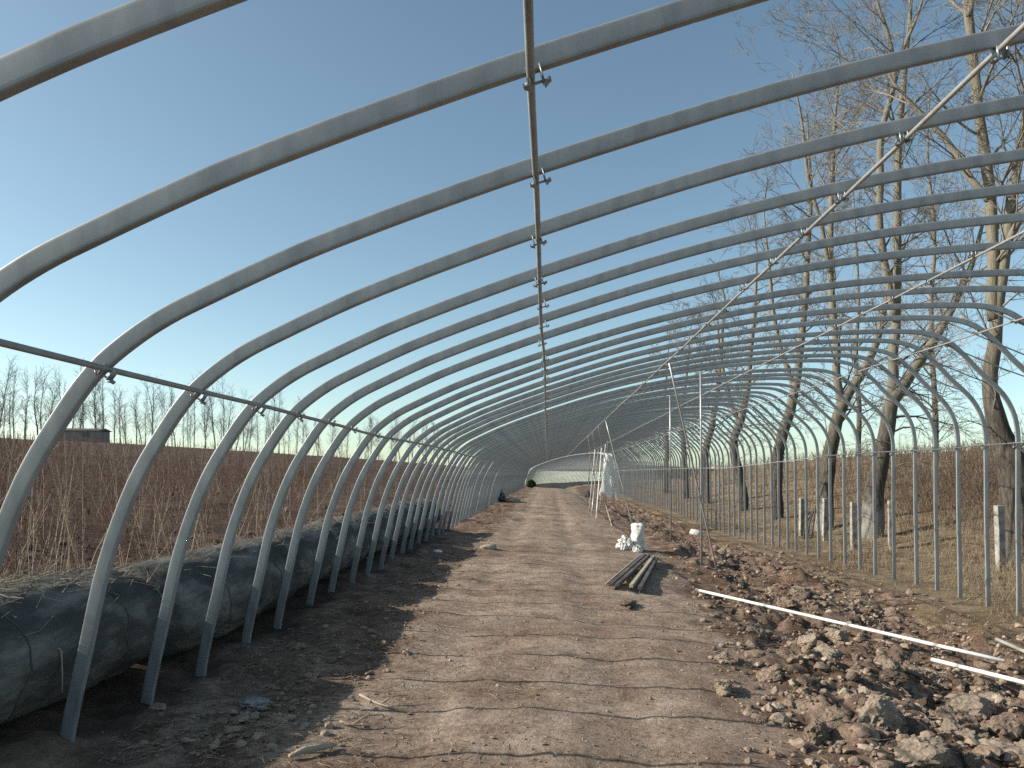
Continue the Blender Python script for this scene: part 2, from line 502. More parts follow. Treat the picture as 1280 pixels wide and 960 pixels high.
def rod_mesh():
    mb = MB()
    mb.tube([(5.62, .0, CH + 2.16), (6.4, 0, CH + 1.83), (7.0, 0, CH + 1.585), (7.32, 0, CH + 1.47)], .0095, 6)
    return mb.mesh('eave_rod', M['galv'])


ROD = rod_mesh()

depths = [-2.45, -1.6, -.75, .1, .9, 1.66, 2.40, 3.21, 4.06, 4.89, 5.64, 6.46, 7.30, 8.22, 9.05, 9.98, 10.85, 11.72, 12.53, 13.4, 14.2, 15.07, 16.0, 16.9, 17.8, 18.65, 19.6, 20.5, 21.35, 22.3, 23.05]
while depths[-1] < 77.5: depths.append(depths[-1] + .85 + random.uniform(-.04, .04))

house = empty('greenhouse')
tag(house, 'long bare greenhouse skeleton of grey arched steel ribs spanning the dirt path', 'greenhouse')


def child(name, me, parent, loc=(0, 0, 0), rot=(0, 0, 0)):
    o = bpy.data.objects.new(name, me); COL.objects.link(o)
    o.parent = parent; o.location = loc; o.rotation_euler = rot
    return o


for i, y in enumerate(depths):
    r = child('arch_rib', RIB, house, (random.uniform(-.012, .012), y, random.uniform(-.012, .012)), (random.uniform(-.006, .006), random.uniform(-.003, .003), random.uniform(-.009, .009)))
    child('eave_rod', ROD, r, (0, random.uniform(.022, .03), 0), (0, random.uniform(-.01, .01), 0))
    if .5 < y < 27:
        for k, (cx, cz, ang) in PUR.items():
            if k == 'wall' and y > 20: continue
            child('clamp', CLAMP, r, (cx, 0, CH + cz), (0, -math.radians(ang), 0))


def purlin(parent, path, rad=.0135, mat='pipe'):
    mb = MB(); mb.tube(path, rad, 8)
    return mb.obj('purlin', M[mat], parent)


pd = np.arange(-2.6, 78.2, .85)
for n_, (k, (cx, cz, ang)) in enumerate(PUR.items()):
    wx = .012 * fbm(pd * .35, pd * 0 + n_, 100 + n_, 3); wz = .012 * fbm(pd * .35, pd * 0 + n_, 120 + n_, 3)
    zz = np.full_like(pd, cz)
    if k == 'wall': zz = np.interp(pd, [0, 19, 24, 30, 50, 80], [.45, .455, .36, .23, .28, .3])
    purlin(house, np.stack([cx + wx, pd, CH + zz + wz], -1), .0135 if k in ('ridge', 'eave_left') else .0125, 'galv' if k in ('ridge', 'eave_left') else 'pipe')  # sun and shade put in colour: ridge and eave darker, other purlins paler
for (px_, d, top) in ((838.5, 19.8, 2.09), (877, 15.75, 2.09)):
    x = (px_ - 685) / F * d
    mb = MB(); mb.tube([(x, d, h1(x, d) - .25), (x - .01, d, CH + top * .4), (x - .02, d, CH + top)], .021, 10)
    mb.obj('support_post', M['pipe'], house)

far_house = empty('greenhouse', (bend(86), 86, 0))
tag(far_house, 'second pale greenhouse skeleton, curving off to the right beyond the end of the long one', 'greenhouse')
yy = 86.0
PA = {k: [] for k in PUR}
while yy < 150:
    hd = min(yy - 84, 60) / 150.0
    loc = (float(bend(yy)) - float(bend(86)), yy - 86, .05)
    r = child('arch_rib', RIB, far_house, loc, (0, 0, -math.atan(hd)))
    for k, (cx, cz, _a) in PUR.items():
        PA[k].append((loc[0] + cx * math.cos(math.atan(hd)), loc[1] - cx * math.sin(math.atan(hd)), CH + cz + .05))
    yy += .85 * math.cos(math.atan(hd))
for k in ('eave_left', 'ridge', 'mid', 'wall'):
    purlin(far_house, PA[k])
low_arc = [p for p in ARC if p[0] < -1.3 and p[1] > -1.75 and p[1] < .35]
SK = []
for i in range(len(PA['ridge'])):
    yl = PA['ridge'][i][1]; hd = math.atan(min(yl + 2, 60) / 150.0)
    ox, oy = PA['ridge'][i][0] - PUR['ridge'][0] * math.cos(hd), yl + PUR['ridge'][0] * math.sin(hd)
    for p in low_arc:
        q = p[0] - .07 - .035 * math.sin(i * 2.1 + p[1] * 5) - .02 * math.sin(i * 5.3)
        SK.append((ox + q * math.cos(hd), oy - q * math.sin(hd), CH + .05 + p[1]))
m_ = len(low_arc)
I_, J_ = np.meshgrid(np.arange(len(PA['ridge']) - 1), np.arange(m_ - 1), indexing='ij')
mb = MB(); mb.add(SK, np.stack([I_ * m_ + J_, (I_ + 1) * m_ + J_, (I_ + 1) * m_ + J_ + 1, I_ * m_ + J_ + 1], -1).reshape(-1, 4))
mb.obj('film_skirt', M['skirt'], far_house)
mb = MB(); mb.tube([(p[0] - .02, -.12, CH + p[1] + .09) for p in ARC if p[0] < 4.6 and p[1] > .3], .075, 8)
mb.obj('bright_arch', M['film'], far_house)  # white tube added on the front rib to make its arch bright

# ------------------------------------------------------------------ quilt rolls along the left foot
def bale(y0, y1, x0, r, seed, first=False):
    n = 40; s = 40
    y1 -= .09
    L_ = y1 - y0
    ph = seed * 3.7
    mb = MB()
    rings = []
    ex = random.uniform(-.05, .05); tilt = random.uniform(-.06, .06)
    for i in range(n):
        t = i / (n - 1)
        e = min(t, 1 - t) * L_
        k = 1 - .34 * math.exp(-(e / .08) ** 2) - .10 * math.exp(-(e / .26) ** 2)
        dent = .05 * math.exp(-((t - .3) * L_ / .09) ** 2) + .06 * math.exp(-((t - .72) * L_ / .09) ** 2)
        for j in range(s):
            a = 2 * math.pi * j / s
            nn = mnoise.fractal(Vector((math.cos(a) * 1.3 + ph, t * L_ * 1.3, math.sin(a) * 1.3)), .8, 2.0, 5)
            f2 = mnoise.noise(Vector((math.cos(a) * 5 + ph, t * L_ * 4, math.sin(a) * 5)))
            rr = 1.06 * r * (k - dent) * (1 + .065 * nn + .022 * f2)
            zz = math.sin(a) * rr * (1.0 if math.sin(a) > 0 else .9)
            rings.append((ex * t + math.cos(a) * rr * 1.10 + tilt * (t - .5), (t - .5) * L_ + .04 * nn, zz + r * .92))
    V = np.array(rings)
    I_, J_ = np.meshgrid(np.arange(n - 1), np.arange(s), indexing='ij'); K_ = (J_ + 1) % s
    Q = np.stack([I_ * s + J_, I_ * s + K_, (I_ + 1) * s + K_, (I_ + 1) * s + J_], -1).reshape(-1, 4)
    mb.add(V, Q[:, ::-1])
    # end faces: rolled layers as stepped rings sinking to the middle
    for e, base in ((0, 0), (1, (n - 1) * s)):
        prev = V[base:base + s]
        c = prev.mean(axis=0)
        sgn = -1 if e == 0 else 1
        lay = [prev]
        for q in range(1, 9):
            f = 1 - q / 9.0
            ring = c + (prev - c) * f
            ring[:, 1] = c[1] + sgn * (.02 * (q % 2) - .012 * q)
            lay.append(ring)
        VV_ = np.concatenate(lay)
        m_ = len(lay)
        I2, J2 = np.meshgrid(np.arange(m_ - 1), np.arange(s), indexing='ij'); K2 = (J2 + 1) % s
        Q2 = np.stack([I2 * s + J2, I2 * s + K2, (I2 + 1) * s + K2, (I2 + 1) * s + J2], -1).reshape(-1, 4)
        mb.add(VV_, [Q2 if e == 0 else Q2[:, ::-1], (np.arange(s) + (m_ - 1) * s)[None, :]])
    yc = (y0 + y1) / 2
    root = empty('quilt_roll', (x0, yc, h1(x0, yc) - .03))
    mb.obj('roll', M['felt'], root)
    for t in (.3, .72):
        i = int(t * (n - 1))
        ring = V[i * s:(i + 1) * s]
        c = ring.mean(axis=0)
        rp = MB(); pts = c + (ring - c) * 1.004
        rp.tube(np.concatenate([pts, pts[:2]]), .0065, 5, caps=False)
        rp.obj('rope', M['rope'], root)
    # frayed felt edge and straw sticking out of the roll
    fr = MB()
    P0, P1 = [], []
    for _ in range(600 if seed < 3 else 160):
        i = random.randrange(0, n); j = int(random.gauss(s * .27, s * .075)) % s
        p = V[i * s + j]
        d = np.array([random.gauss(0, .35), random.gauss(0, .8), random.gauss(.02, .14)])
        q = p + d / np.linalg.norm(d) * random.uniform(.05, .20)
        P0.append(p + np.array([0, 0, .006])); P1.append(q + np.array([0, 0, .008]))
    for _ in range(40):
        i = random.choice([random.randrange(0, 3), random.randrange(n - 3, n), random.randrange(0, n)]); j = random.randrange(0, s // 2)
        p = V[i * s + j]; d = np.array([random.gauss(.3, .5), random.gauss(0, .6), random.gauss(.2, .6)])
        P0.append(p); P1.append(p + d / np.linalg.norm(d) * random.uniform(.05, .18))
    fr.segs(P0, P1, np.full(len(P0), .0022), np.full(len(P0), .001))
    tag(fr.obj('loose_straw', M['palestalk'], root), kind='stuff')
    return root


blist = [(1.3, 3.47, -3.22, .37), (3.42, 5.70, -3.16, .38), (5.62, 8.45, -3.10, .39), (8.38, 10.42, -3.13, .36), (10.36, 12.5, -3.16, .38), (12.45, 15.12, -3.12, .36), (15.05, 17.5, -3.16, .37), (17.45, 19.8, -3.12, .35)]
blab = ['dark quilt roll at the lower left corner, with pale creased top and a hanging string',
        'quilt roll with a straw-topped ridge, second from the lower left corner',
        'rounded grey quilt roll just past the straw-topped one, its shaded end facing the path',
        'shorter grey quilt roll fourth along the left row, counting from the lower left corner',
        'grey quilt roll fifth along the left row, behind the crowding steel feet',
        'pale-topped quilt roll sixth along the left row, low behind the ribs',
        'small-looking quilt roll seventh along the left row, half hidden by ribs',
        'last quilt roll at the far end of the left row']
for i, (a, b, x, r) in enumerate(blist):
    o = bale(a, b, x, r, i + 1)
    tag(o, blab[i], 'quilt roll', 'rolled quilts along the left foot of the greenhouse')
    if i == 1:
        mb = MB()
        z0 = .36 * 1.75
        mb.tube([(.12, -.25, z0 + .04), (.32, -.26, z0 - .06), (.47, -.27, z0 - .22), (.475, -.27, z0 - .34), (.46, -.25, z0 - .46)], .0045, 5)
        mb.obj('hanging_string', M['palestalk'], o)

# black sheeting lump further down the left row
def lump(name, x, y, sx, sy, sz, mat, seed, sub=4, amp=.35, freq=1.6):
    bm = bmesh.new(); bmesh.ops.create_icosphere(bm, subdivisions=sub, radius=1)
    for v in bm.verts:
        n = mnoise.fractal(v.co * freq + Vector((seed * 5.1, seed, -seed * 2.3)), .7, 2.1, 5)
        v.co *= 1 + amp * n
        v.co = Vector((v.co.x * sx, v.co.y * sy, max(v.co.z, -.45) * sz))
    me = bpy.data.meshes.new(name); bm.to_mesh(me); bm.free(); me.materials.append(M[mat])
    for p in me.polygons: p.use_smooth = True
    o = bpy.data.objects.new(name, me); COL.objects.link(o)
    o.location = (x, y, h1(x, y) + .25 * sz)
    return o


tag(lump('plastic_bundle', -3.0, 40, .75, 1.1, .55, 'black', 3), 'black crumpled plastic bundle lying at the far left foot of the ribs', 'bundle')

# ------------------------------------------------------------------ clods of dug earth
def clod_verts(sub, seed, amp=.16, freq=2.0):
    """a broken lump: a sphere cut by random planes, then roughened"""
    rs = np.random.default_rng(1000 + seed)
    bm = bmesh.new(); bmesh.ops.create_icosphere(bm, subdivisions=sub, radius=1)
    nrm = rs.normal(0, 1, (16, 3)); nrm /= np.linalg.norm(nrm, axis=1)[:, None]
    dist = rs.uniform(.50, .95, 16)
    sc = np.array([rs.uniform(.8, 1.35), rs.uniform(.75, 1.2), rs.uniform(.55, .9)])
    V, Fc = [], []
    off = Vector((seed * 7.7, -seed * 3.1, seed * 1.9))
    for v in bm.verts:
        c = np.array(v.co)
        dt = nrm @ c
        b = min(1.15, float((dist[dt > .05] / dt[dt > .05]).min()))
        n = mnoise.fractal(Vector(v.co) * freq + off, .65, 2.3, 6)
        n2 = mnoise.fractal(Vector(v.co) * 6 + off, .6, 2.2, 4)
        V.append(c * sc * b * (1 + amp * n + .10 * n2))
    for f in bm.faces: Fc.append([v.index for v in f.verts])
    bm.free()
    return np.array(V), np.array(Fc)


protos = []
for i in range(12):
    v, f = clod_verts(4, i + 1)
    for key in ('clod', 'palecl', 'darkcl'):
        pass
    mb = MB(); mb.add(v, f)
    protos.append([mb.mesh('soil_clod', M['clod'], smooth=False), None, None])
    protos[-1][1] = protos[-1][0].copy(); protos[-1][1].materials.clear(); protos[-1][1].materials.append(M['palecl'])
    protos[-1][2] = protos[-1][0].copy(); protos[-1][2].materials.clear(); protos[-1][2].materials.append(M['darkcl'])


def put_clod(x, y, r, label, shade=0, group='clods of dug earth on the right of the path', lift=.22):
    me = protos[random.randrange(12)][shade]
    o = bpy.data.objects.new('soil_clod', me); COL.objects.link(o)
    o.location = (x, y, h1(x, y) + r * lift)
    o.scale = (r, r, r)
    o.rotation_euler = (random.uniform(-.3, .3), random.uniform(-.3, .3), random.uniform(0, 6.28))
    return tag(o, label, 'soil clod', group)


def gpt(px_, py, it=6):
    """where the line of sight through a photo pixel meets the land"""
    d = 8.0
    for _ in range(40):
        x = (px_ - 685) / F * d
        z = h1(x, d)
        want = (CH - z) * F / (py - 592.0)
        d = .5 * d + .5 * want
    return (px_ - 685) / F * d, d


big = [(1252, 958, .24, 1, 'pale rounded clod cut by the lower right corner of the picture'),
       (1095, 905, .19, 1, 'broad pale flat-topped clod, largest one left of the short white pipe end'),
       (1155, 945, .16, 1, 'pale knobbly clod at the bottom edge, left of the corner clod'),
       (1165, 905, .15, 0, 'rough clod in a cluster below the near white pipe'),
       (1205, 893, .19, 1, 'large yellowish clod below the near white pipe'),
       (1245, 880, .16, 1, 'greenish pale clod touching the near white pipe at right'),
       (1020, 920, .12, 0, 'lone brown clod at the left edge of the rubble near the bottom'),
       (1050, 800, .14, 1, 'pale clod in the hollow just below the long white pipe'),
       (1145, 855, .15, 1, 'tall pale clod just left of where the near white pipe starts')]
for (a, b, r, sh, lb) in big:
    x, d = gpt(a, b)
    put_clod(x, d, r, lb, sh)
cnt = len(big)
while cnt < 300:
    s = random.random()
    d = 1 / (random.uniform(1 / 19.0, 1 / 4.4))
    e = float(redge(d))
    x = e + abs(random.gauss(0, 1)) * 1.2 + random.uniform(-.25, 2.1)
    if x > 5.8 or x > .68 * d + .3: continue
    tt = (x - 2.45) / 2.3
    if 0 < tt < 1 and -.5 < (12.6 - 4.6 * tt) - d < .15: continue        # keep the pipe's bed free of big lumps
    r = min(.17, .032 + random.expovariate(1 / .040)) * (1.0 if x > e + .3 else .6)
    sh = 0 if random.random() < .62 else (1 if random.random() < (.75 if d < 9 else .25) else 2)
    lb = ['brown clod among the dug earth right of the path', 'pale dried clod among the dug earth right of the path', 'dark moist clod among the dug earth right of the path'][sh]
    put_clod(x, d, r, lb, sh)
    cnt += 1
# crumbs and small clods nobody could count
low = [clod_verts(2, 30 + i) for i in range(10)] 
tiny = [clod_verts(1, 50 + i) for i in range(6)]


def crumbs(name, n, mat, pick, lib, rmin, rscale, rmax, label):
    mb = MB()
    X, Y = pick(n)
    Z = H(X, Y)
    for x, y, z in zip(X, Y, Z):
        v, f = lib[random.randrange(len(lib))]
        r = min(rmax, rmin + random.expovariate(1 / rscale))
        a = random.uniform(0, 6.28); c, s_ = math.cos(a), math.sin(a)
        R = np.array([[c, -s_, 0], [s_, c, 0], [0, 0, 1]])
        mb.add(v @ R.T * r + np.array([x, y, z + r * .25]), f)
    o = mb.obj(name, M[mat], smooth=False); tag(o, label, 'soil crumbs', kind='stuff')
    return o


def pick_right(n, ymax=45., spread=1.5, lo=-.2, hi=2.3):
    d = 1 / rng.uniform(1 / ymax, 1 / 4.2, n * 2)
    x = redge(d) + np.abs(rng.normal(0, spread, n * 2)) + rng.uniform(lo, hi, n * 2)
    ok = (x < 6.8) & (x < .7 * d + .5)
    return x[ok][:n], d[ok][:n]


def pick_left(n):
    d = 1 / rng.uniform(1 / 45., 1 / 4.2, n)
    return -1.75 + rng.normal(0, .22, n) + .15 * vnoise(d, d * 0, 4), d


def pick_path(n):
    d = 1 / rng.uniform(1 / 30., 1 / 4.0, n)
    x = rng.uniform(-2.2, 1, n) ; e = redge(d)
    return -2.2 + (x + 2.2) / 3.2 * (e + 2.2), d


crumbs('soil_rubble', 2800, 'clod', lambda n: pick_right(n), low, .010, .018, .09, 'loose brown rubble of dug earth right of the path')
crumbs('soil_rubble', 900, 'darkcl', lambda n: pick_right(n, 50.), low, .010, .018, .08, 'dark moist crumbs mixed through the dug earth right of the path')
crumbs('soil_rubble', 600, 'palecl', lambda n: pick_right(n, 20.), low, .012, .016, .07, 'pale dry crumbs mixed through the dug earth right of the path')
crumbs('soil_rubble', 5000, 'clod', lambda n: pick_right(n, 30., 1.3, -.4, 2.4), tiny, .004, .008, .03, 'fine crumbs between the clods right of the path')
crumbs('soil_crumbs', 1200, 'clod', pick_left, low, .004, .010, .05, 'small loose crumbs along the left edge of the path')
crumbs('soil_crumbs', 1500, 'clod', pick_path, tiny, .003, .004, .022, 'fine crumbs scattered over the dirt path')
crumbs('soil_crumbs', 350, 'palecl', pick_path, tiny, .003, .004, .018, 'pale gritty crumbs scattered over the dirt path')

crumbs('soil_crumbs', 160, 'palecl', lambda n: (-1.75 + rng.normal(0, .28, n), 4.55 + rng.normal(0, .3, n)), low, .006, .010, .035, 'pale chips of soil and wood on the ground at the lower left')

# straw, twigs and chaff on the ground
def litter(name, n, pick, lmin, lmax, mat, label, rad=.0022):
    X, Y = pick(n)
    Z = H(X, Y)
    a = rng.uniform(0, 6.28, len(X)); l = rng.uniform(lmin, lmax, len(X)) * (.6 + .05 * Y)
    tilt = rng.uniform(-.12, .25, len(X))
    P0 = np.stack([X, Y, Z + .012], -1)
    mid = P0 + np.stack([np.cos(a) * l * .5, np.sin(a) * l * .5, tilt * l * .6], -1)
    a2 = a + rng.normal(0, .35, len(X))
    P1 = mid + np.stack([np.cos(a2) * l * .5, np.sin(a2) * l * .5, -tilt * l * .3], -1)
    mid[:, 2] = np.maximum(mid[:, 2], H(mid[:, 0], mid[:, 1]) + .006); P1[:, 2] = np.maximum(P1[:, 2], H(P1[:, 0], P1[:, 1]) + .006)
    mb = MB(); r = np.full(len(X), rad) * (.6 + .06 * Y)
    mb.segs(P0, mid, r, r); mb.segs(mid, P1, r, r * .6)
    o = mb.obj(name, M[mat]); tag(o, label, 'litter', kind='stuff')


def pick_near(n):
    d = 1 / rng.uniform(1 / 14., 1 / 3.9, n)
    x = -2.4 + rng.exponential(.9, n)
    return x, d


litter('straw_litter', 900, pick_near, .04, .16, 'palestalk', 'bleached bits of straw scattered on the path')
litter('twig_litter', 500, pick_near, .04, .2, 'brush', 'dark broken twigs scattered on the path')
litter('twig_litter', 500, lambda n: pick_right(n, 22.), .04, .2, 'palestalk', 'bleached broken stalks scattered through the dug earth')

# ------------------------------------------------------------------ vegetation of the left field
def scatter_polar(n, y0, y1, xlo, xhi, power=1.0):
    """points spread so that near and far ground fill the picture evenly"""
    d = 1 / rng.uniform(1 / y1, 1 / y0, n)
    x = rng.uniform(0, 1, n)
    return xlo(d) + (xhi(d) - xlo(d)) * x, d


def stalks(name, X, Y, hmin, hmax, rad, mat, label, branches=3, lean=.14, cat='dry stalks'):
    n = len(X)
    Z = H(X, Y)
    hgt = rng.uniform(hmin, hmax, n)
    ln = rng.normal(0, lean, (n, 2)); ln2 = ln + rng.normal(0, lean * .8, (n, 2))
    P0 = np.stack([X, Y, Z - .03], -1)
    P1 = P0 + np.stack([ln[:, 0] * hgt * .5, ln[:, 1] * hgt * .5, hgt * .5], -1)
    P2 = P1 + np.stack([ln2[:, 0] * hgt * .5, ln2[:, 1] * hgt * .5, hgt * .5], -1)
    d = np.hypot(X, Y)
    r = rad * np.maximum(1, d / 18.0)
    mb = MB()
    mb.segs(P0, P1, r, r * .8); mb.segs(P1, P2, r * .8, r * .35)
    for b in range(branches):
        t = rng.uniform(.25, .95, n)[:, None]
        S = np.where(t < .5, P0 + (P1 - P0) * t * 2, P1 + (P2 - P1) * (t * 2 - 1))
        a = rng.uniform(0, 6.28, n); l = hgt * rng.uniform(.15, .42, n) * (1.15 - t[:, 0])
        E = S + np.stack([np.cos(a) * l * .55, np.sin(a) * l * .55, l * rng.uniform(.4, 1.1, n)], -1)
        mb.segs(S, E, r * .6, r * .3)
    o = mb.obj(name, M[mat]); tag(o, label, cat, kind='stuff')
    return o


X, Y = scatter_polar(17000, 5.5, 150, lambda d: -.80 * d - 6, lambda d: np.full_like(d, -4.0))
k = rng.uniform(0, 1, len(X)) < (.08 + .92 * sstep(4.5, 13.0, -X)) * (.35 + .65 * sstep(-.4, .3, fbm(X * .35, Y * .35, 5, 3)))
X, Y = X[k], Y[k]
stalks('dry_stalks', X, Y, .4, 1.45, .0042, 'stalk', 'reddish brown dead stalks standing densely over the left field', 5)
X, Y = scatter_polar(900, 3.2, 40, lambda d: -.75 * d - 3.2, lambda d: np.full_like(d, -3.7))
stalks('bleached_stalks', X, Y, .4, 1.7, .0036, 'palestalk', 'thin bleached stalks bending over the bare soil behind the quilt rolls', 1, .22)
X, Y = scatter_polar(2600, 3.2, 34, lambda d: -.75 * d - 3.2, lambda d: np.full_like(d, -3.6))
stalks('field_weeds', X, Y, .04, .32, .0035, 'brush', 'low dead weeds on the soil behind the quilt rolls', 4, .5, 'weeds')
crumbs('soil_crumbs', 1500, 'darkcl', lambda n: scatter_polar(n, 3.5, 30, lambda d: -.75 * d - 2.5, lambda d: np.full_like(d, -3.6)), low, .015, .025, .1, 'dark crumbled soil of the left field')

# dry grass and brush on the right
def grass(name, X, Y, hmin, hmax, w, mat, label, lean=.35):
    n = len(X); Z = H(X, Y)
    hgt = rng.uniform(hmin, hmax, n) * (.55 + .6 * (vnoise(X * .9, Y * .9, 8) * .5 + .5))
    a = rng.uniform(0, 6.28, n); ww = w * np.maximum(1, Y / 16.0)
    dx, dy = np.cos(a) * ww, np.sin(a) * ww
    l1 = rng.normal(0, lean, (n, 2)); l2 = l1 * 1.8
    B = np.stack([X, Y, Z - .01], -1); s = np.stack([dx, dy, np.zeros(n)], -1)
    Mi = B + np.stack([l1[:, 0] * hgt * .5, l1[:, 1] * hgt * .5, hgt * .6], -1)
    T = B + np.stack([l2[:, 0] * hgt, l2[:, 1] * hgt, hgt * np.maximum(.35, 1 - np.abs(l2).sum(1) * .4)], -1)
    V = np.stack([B - s, B + s, Mi + s * .7, Mi - s * .7, T], 1).reshape(-1, 3)
    o5 = np.arange(n)[:, None] * 5
    mb = MB(); mb.add(V, [o5 + np.array([[0, 1, 2, 3]]), o5 + np.array([[3, 2, 4]])])
    o = mb.obj(name, M[mat], smooth=False); tag(o, label, 'grass', kind='stuff')


X, Y = scatter_polar(60000, 8.5, 75, lambda d: 6.6 + 0 * d, lambda d: np.maximum(13.0, .72 * d + 3))
k = rng.uniform(0, 1, len(X)) < sstep(6.2, 9.5, X) * (.25 + .75 * sstep(-.3, .4, fbm(X * .6, Y * .6, 14, 3)))
X, Y = X[k], Y[k]
grass('dry_grass', X, Y, .10, .42, .0035, 'drygrass', 'tawny dead grass over the bank behind the right posts')
X, Y = scatter_polar(24000, 8, 40, lambda d: 4.4 + 0 * d, lambda d: 7.8 + 0 * d)
k = rng.uniform(0, 1, len(X)) < sstep(-.2, .4, fbm(X * .8, Y * .8, 15, 3)) * sstep(4.4, 5.8, X)
grass('short_grass', X[k], Y[k], .03, .10, .003, 'drygrass', 'short yellowed grass along the foot of the right posts', .5)
X, Y = scatter_polar(21000, 15, 130, lambda d: 11.0 + .02 * d, lambda d: .74 * d + 8)
k = rng.uniform(0, 1, len(X)) < sstep(10.5, 19, X) * (.30 + .70 * sstep(-.30, .30, fbm(X * .22, Y * .22, 24, 3)))
stalks('dead_brush', X[k], Y[k], .4, 1.5, .005, 'brush', 'brown leafless brush covering the top of the right bank', 6, .28, 'brush')
X, Y = scatter_polar(1600, 10, 60, lambda d: 7.8 + 0 * d, lambda d: .62 * d + 3)
stalks('bank_weeds', X, Y, .15, .7, .0035, 'palestalk', 'thin dead weeds on the bank between the right trees', 4, .3, 'weeds')

# ------------------------------------------------------------------ trees
def rot_to(d, spread, az):
    d = d / np.linalg.norm(d)
    ref = np.array([0, 0, 1.0]) if abs(d[2]) < .95 else np.array([1.0, 0, 0])
    u = np.cross(d, ref); u /= np.linalg.norm(u); w = np.cross(d, u)
    return d * math.cos(spread) + (u * math.cos(az) + w * math.sin(az)) * math.sin(spread)


class Tree:
    def __init__(self, rmin):
        self.rmin = rmin
        self.S = {5: [[], [], [], []], 3: [[], [], [], []]}

    def seg(self, a, b, r0, r1):
        s = self.S[5 if r0 > .03 else 3]
        s[0].append(a); s[1].append(b); s[2].append(max(r0, self.rmin)); s[3].append(max(r1, self.rmin))

    def branch(self, p, d, L, r, lev, droop=0.0):
        n = max(2, min(6, int(L / .35)))
        pts = [p]
        for i in range(n):
            d = d + np.array([random.gauss(0, .13), random.gauss(0, .13), random.gauss(.05 if lev < 2 else .02, .10) - droop])
            d = d / np.linalg.norm(d)
            q = p + d * L / n
            self.seg(p, q, r * (1 - .8 * i / n), r * (1 - .8 * (i + 1) / n))
            p = q; pts.append((q, d.copy(), i))
            if lev > 0 and i >= (1 if lev > 1 else 0):
                for _ in range(2 if lev == 1 else random.choice((1, 2, 2))):
                    t = random.uniform(0, 1)
                    c = q - d * L / n * t
                    self.branch(c, rot_to(d, random.uniform(.45, .95), random.uniform(0, 6.28)), L * random.uniform(.32, .55), r * .45 * (1 - .5 * i / n), lev - 1, droop)
        return p

    def crown(self, parent, mat):
        mb = MB()
        for sd, (a, b, c, d) in self.S.items():
            if a: mb.segs(np.array(a), np.array(b), np.array(c), np.array(d), sd)
        return mb.obj('crown', M[mat], parent)


def smooth_path(pts, per=5):
    return catmull(pts, per)


def tree(name, base, stems, label, group, limb_every=.5, levels=2, rmin=.005, mat='bark', limb_len=(1.6, 3.2), start=2.2, twmat='twig'):
    """stems: list of (points, radii); the first one is the trunk, the others join it"""
    root = empty(name, base)
    tag(root, label, 'tree', group)
    b = np.array(base)
    T = Tree(rmin)
    mb = MB()
    for si, (pts, rad) in enumerate(stems):
        P = smooth_path([np.array(p) - b for p in pts], 5)
        tt = np.linspace(0, 1, len(P))
        R = np.interp(tt, np.linspace(0, 1, len(rad)), rad)
        for i in range(len(P)):
            R[i] *= 1 + .07 * mnoise.noise(Vector((P[i][2] * 1.3, si * 3.0, base[1])))
        P = P + np.array([[.25 * R[i] * mnoise.noise(Vector((P[i][2] * .9, 5, si))), .25 * R[i] * mnoise.noise(Vector((P[i][2] * .9, 9, si))), 0] for i in range(len(P))])
        mb.tube(P, R, 12)
        acc = 0.0
        for i in range(1, len(P)):
            d = P[i] - P[i - 1]; l = np.linalg.norm(d)
            acc += l
            if P[i][2] < start: continue
            while acc > limb_every:
                acc -= limb_every * random.uniform(.7, 1.3)
                L = random.uniform(*limb_len) * (1 if P[i][2] > 3.2 else .55)
                dd = rot_to(d / l, random.uniform(.55, 1.15), random.uniform(0, 6.28))
                T.branch(P[i] - d * random.random(), dd, L, min(R[i] * .4, .012 + L * .011), levels if P[i][2] > 3.0 else max(1, levels - 1), .01 if P[i][2] > 5 else .06)
        if rad[-1] > .02:
            T.branch(P[-1], P[-1] - P[-2], 2.2, rad[-1], levels, 0)
    mb.obj('trunk', M[mat], root)
    T.crown(root, twmat)
    return root


def stem(d, *pts, dy=0.0):
    n = len(pts)
    return [at(p[0], p[1], d + dy * i / max(1, n - 1)) for i, p in enumerate(pts)]


RG = 'bare trees along the right side of the greenhouse'


def rooted(d, px_, pts):
    """trunk polyline that begins a little below the land"""
    q = stem(d, *pts)
    x = (px_ - 685) / F * d
    return (x, d, h1(x, d)), [(x, d, h1(x, d) - .3)] + q


# thick leaning tree at the right edge
b, tr = rooted(17.5, 1280, [(1277, 660), (1272, 610), (1262, 570), (1249, 535), (1238, 490), (1242, 427), (1254, 334), (1266, 240), (1280, 160), (1290, 70), (1300, -40), (1312, -160), (1320, -260)])
tree('poplar_tree', b, [(tr, [.46, .40, .37, .31, .23, .17, .145, .125, .11, .09, .08, .06, .05, .03]),
                        (stem(17.5, (1242, 400), (1241, 330), (1237, 240), (1225, 150), (1210, 10), (1200, -110), (1196, -230), (1200, -330), dy=.5), [.13, .125, .12, .11, .10, .08, .06, .03]),
                        (stem(17.3, (1236, 250), (1214, 224), (1190, 185), (1150, 140), (1120, 108), (1100, 70), dy=1.0), [.08, .075, .065, .055, .04, .025]),
                        (stem(17.5, (1252, 350), (1262, 300), (1282, 262), (1310, 200), (1335, 130), dy=-.5), [.09, .085, .07, .05, .03]),
                        (stem(17.5, (1211, 20), (1222, -30), (1240, -110), (1256, -210), dy=-.3), [.06, .05, .04, .025])],
     'thick bare tree at the right edge, leaning trunk forking into pale stems', RG, .62, 3, .0045)
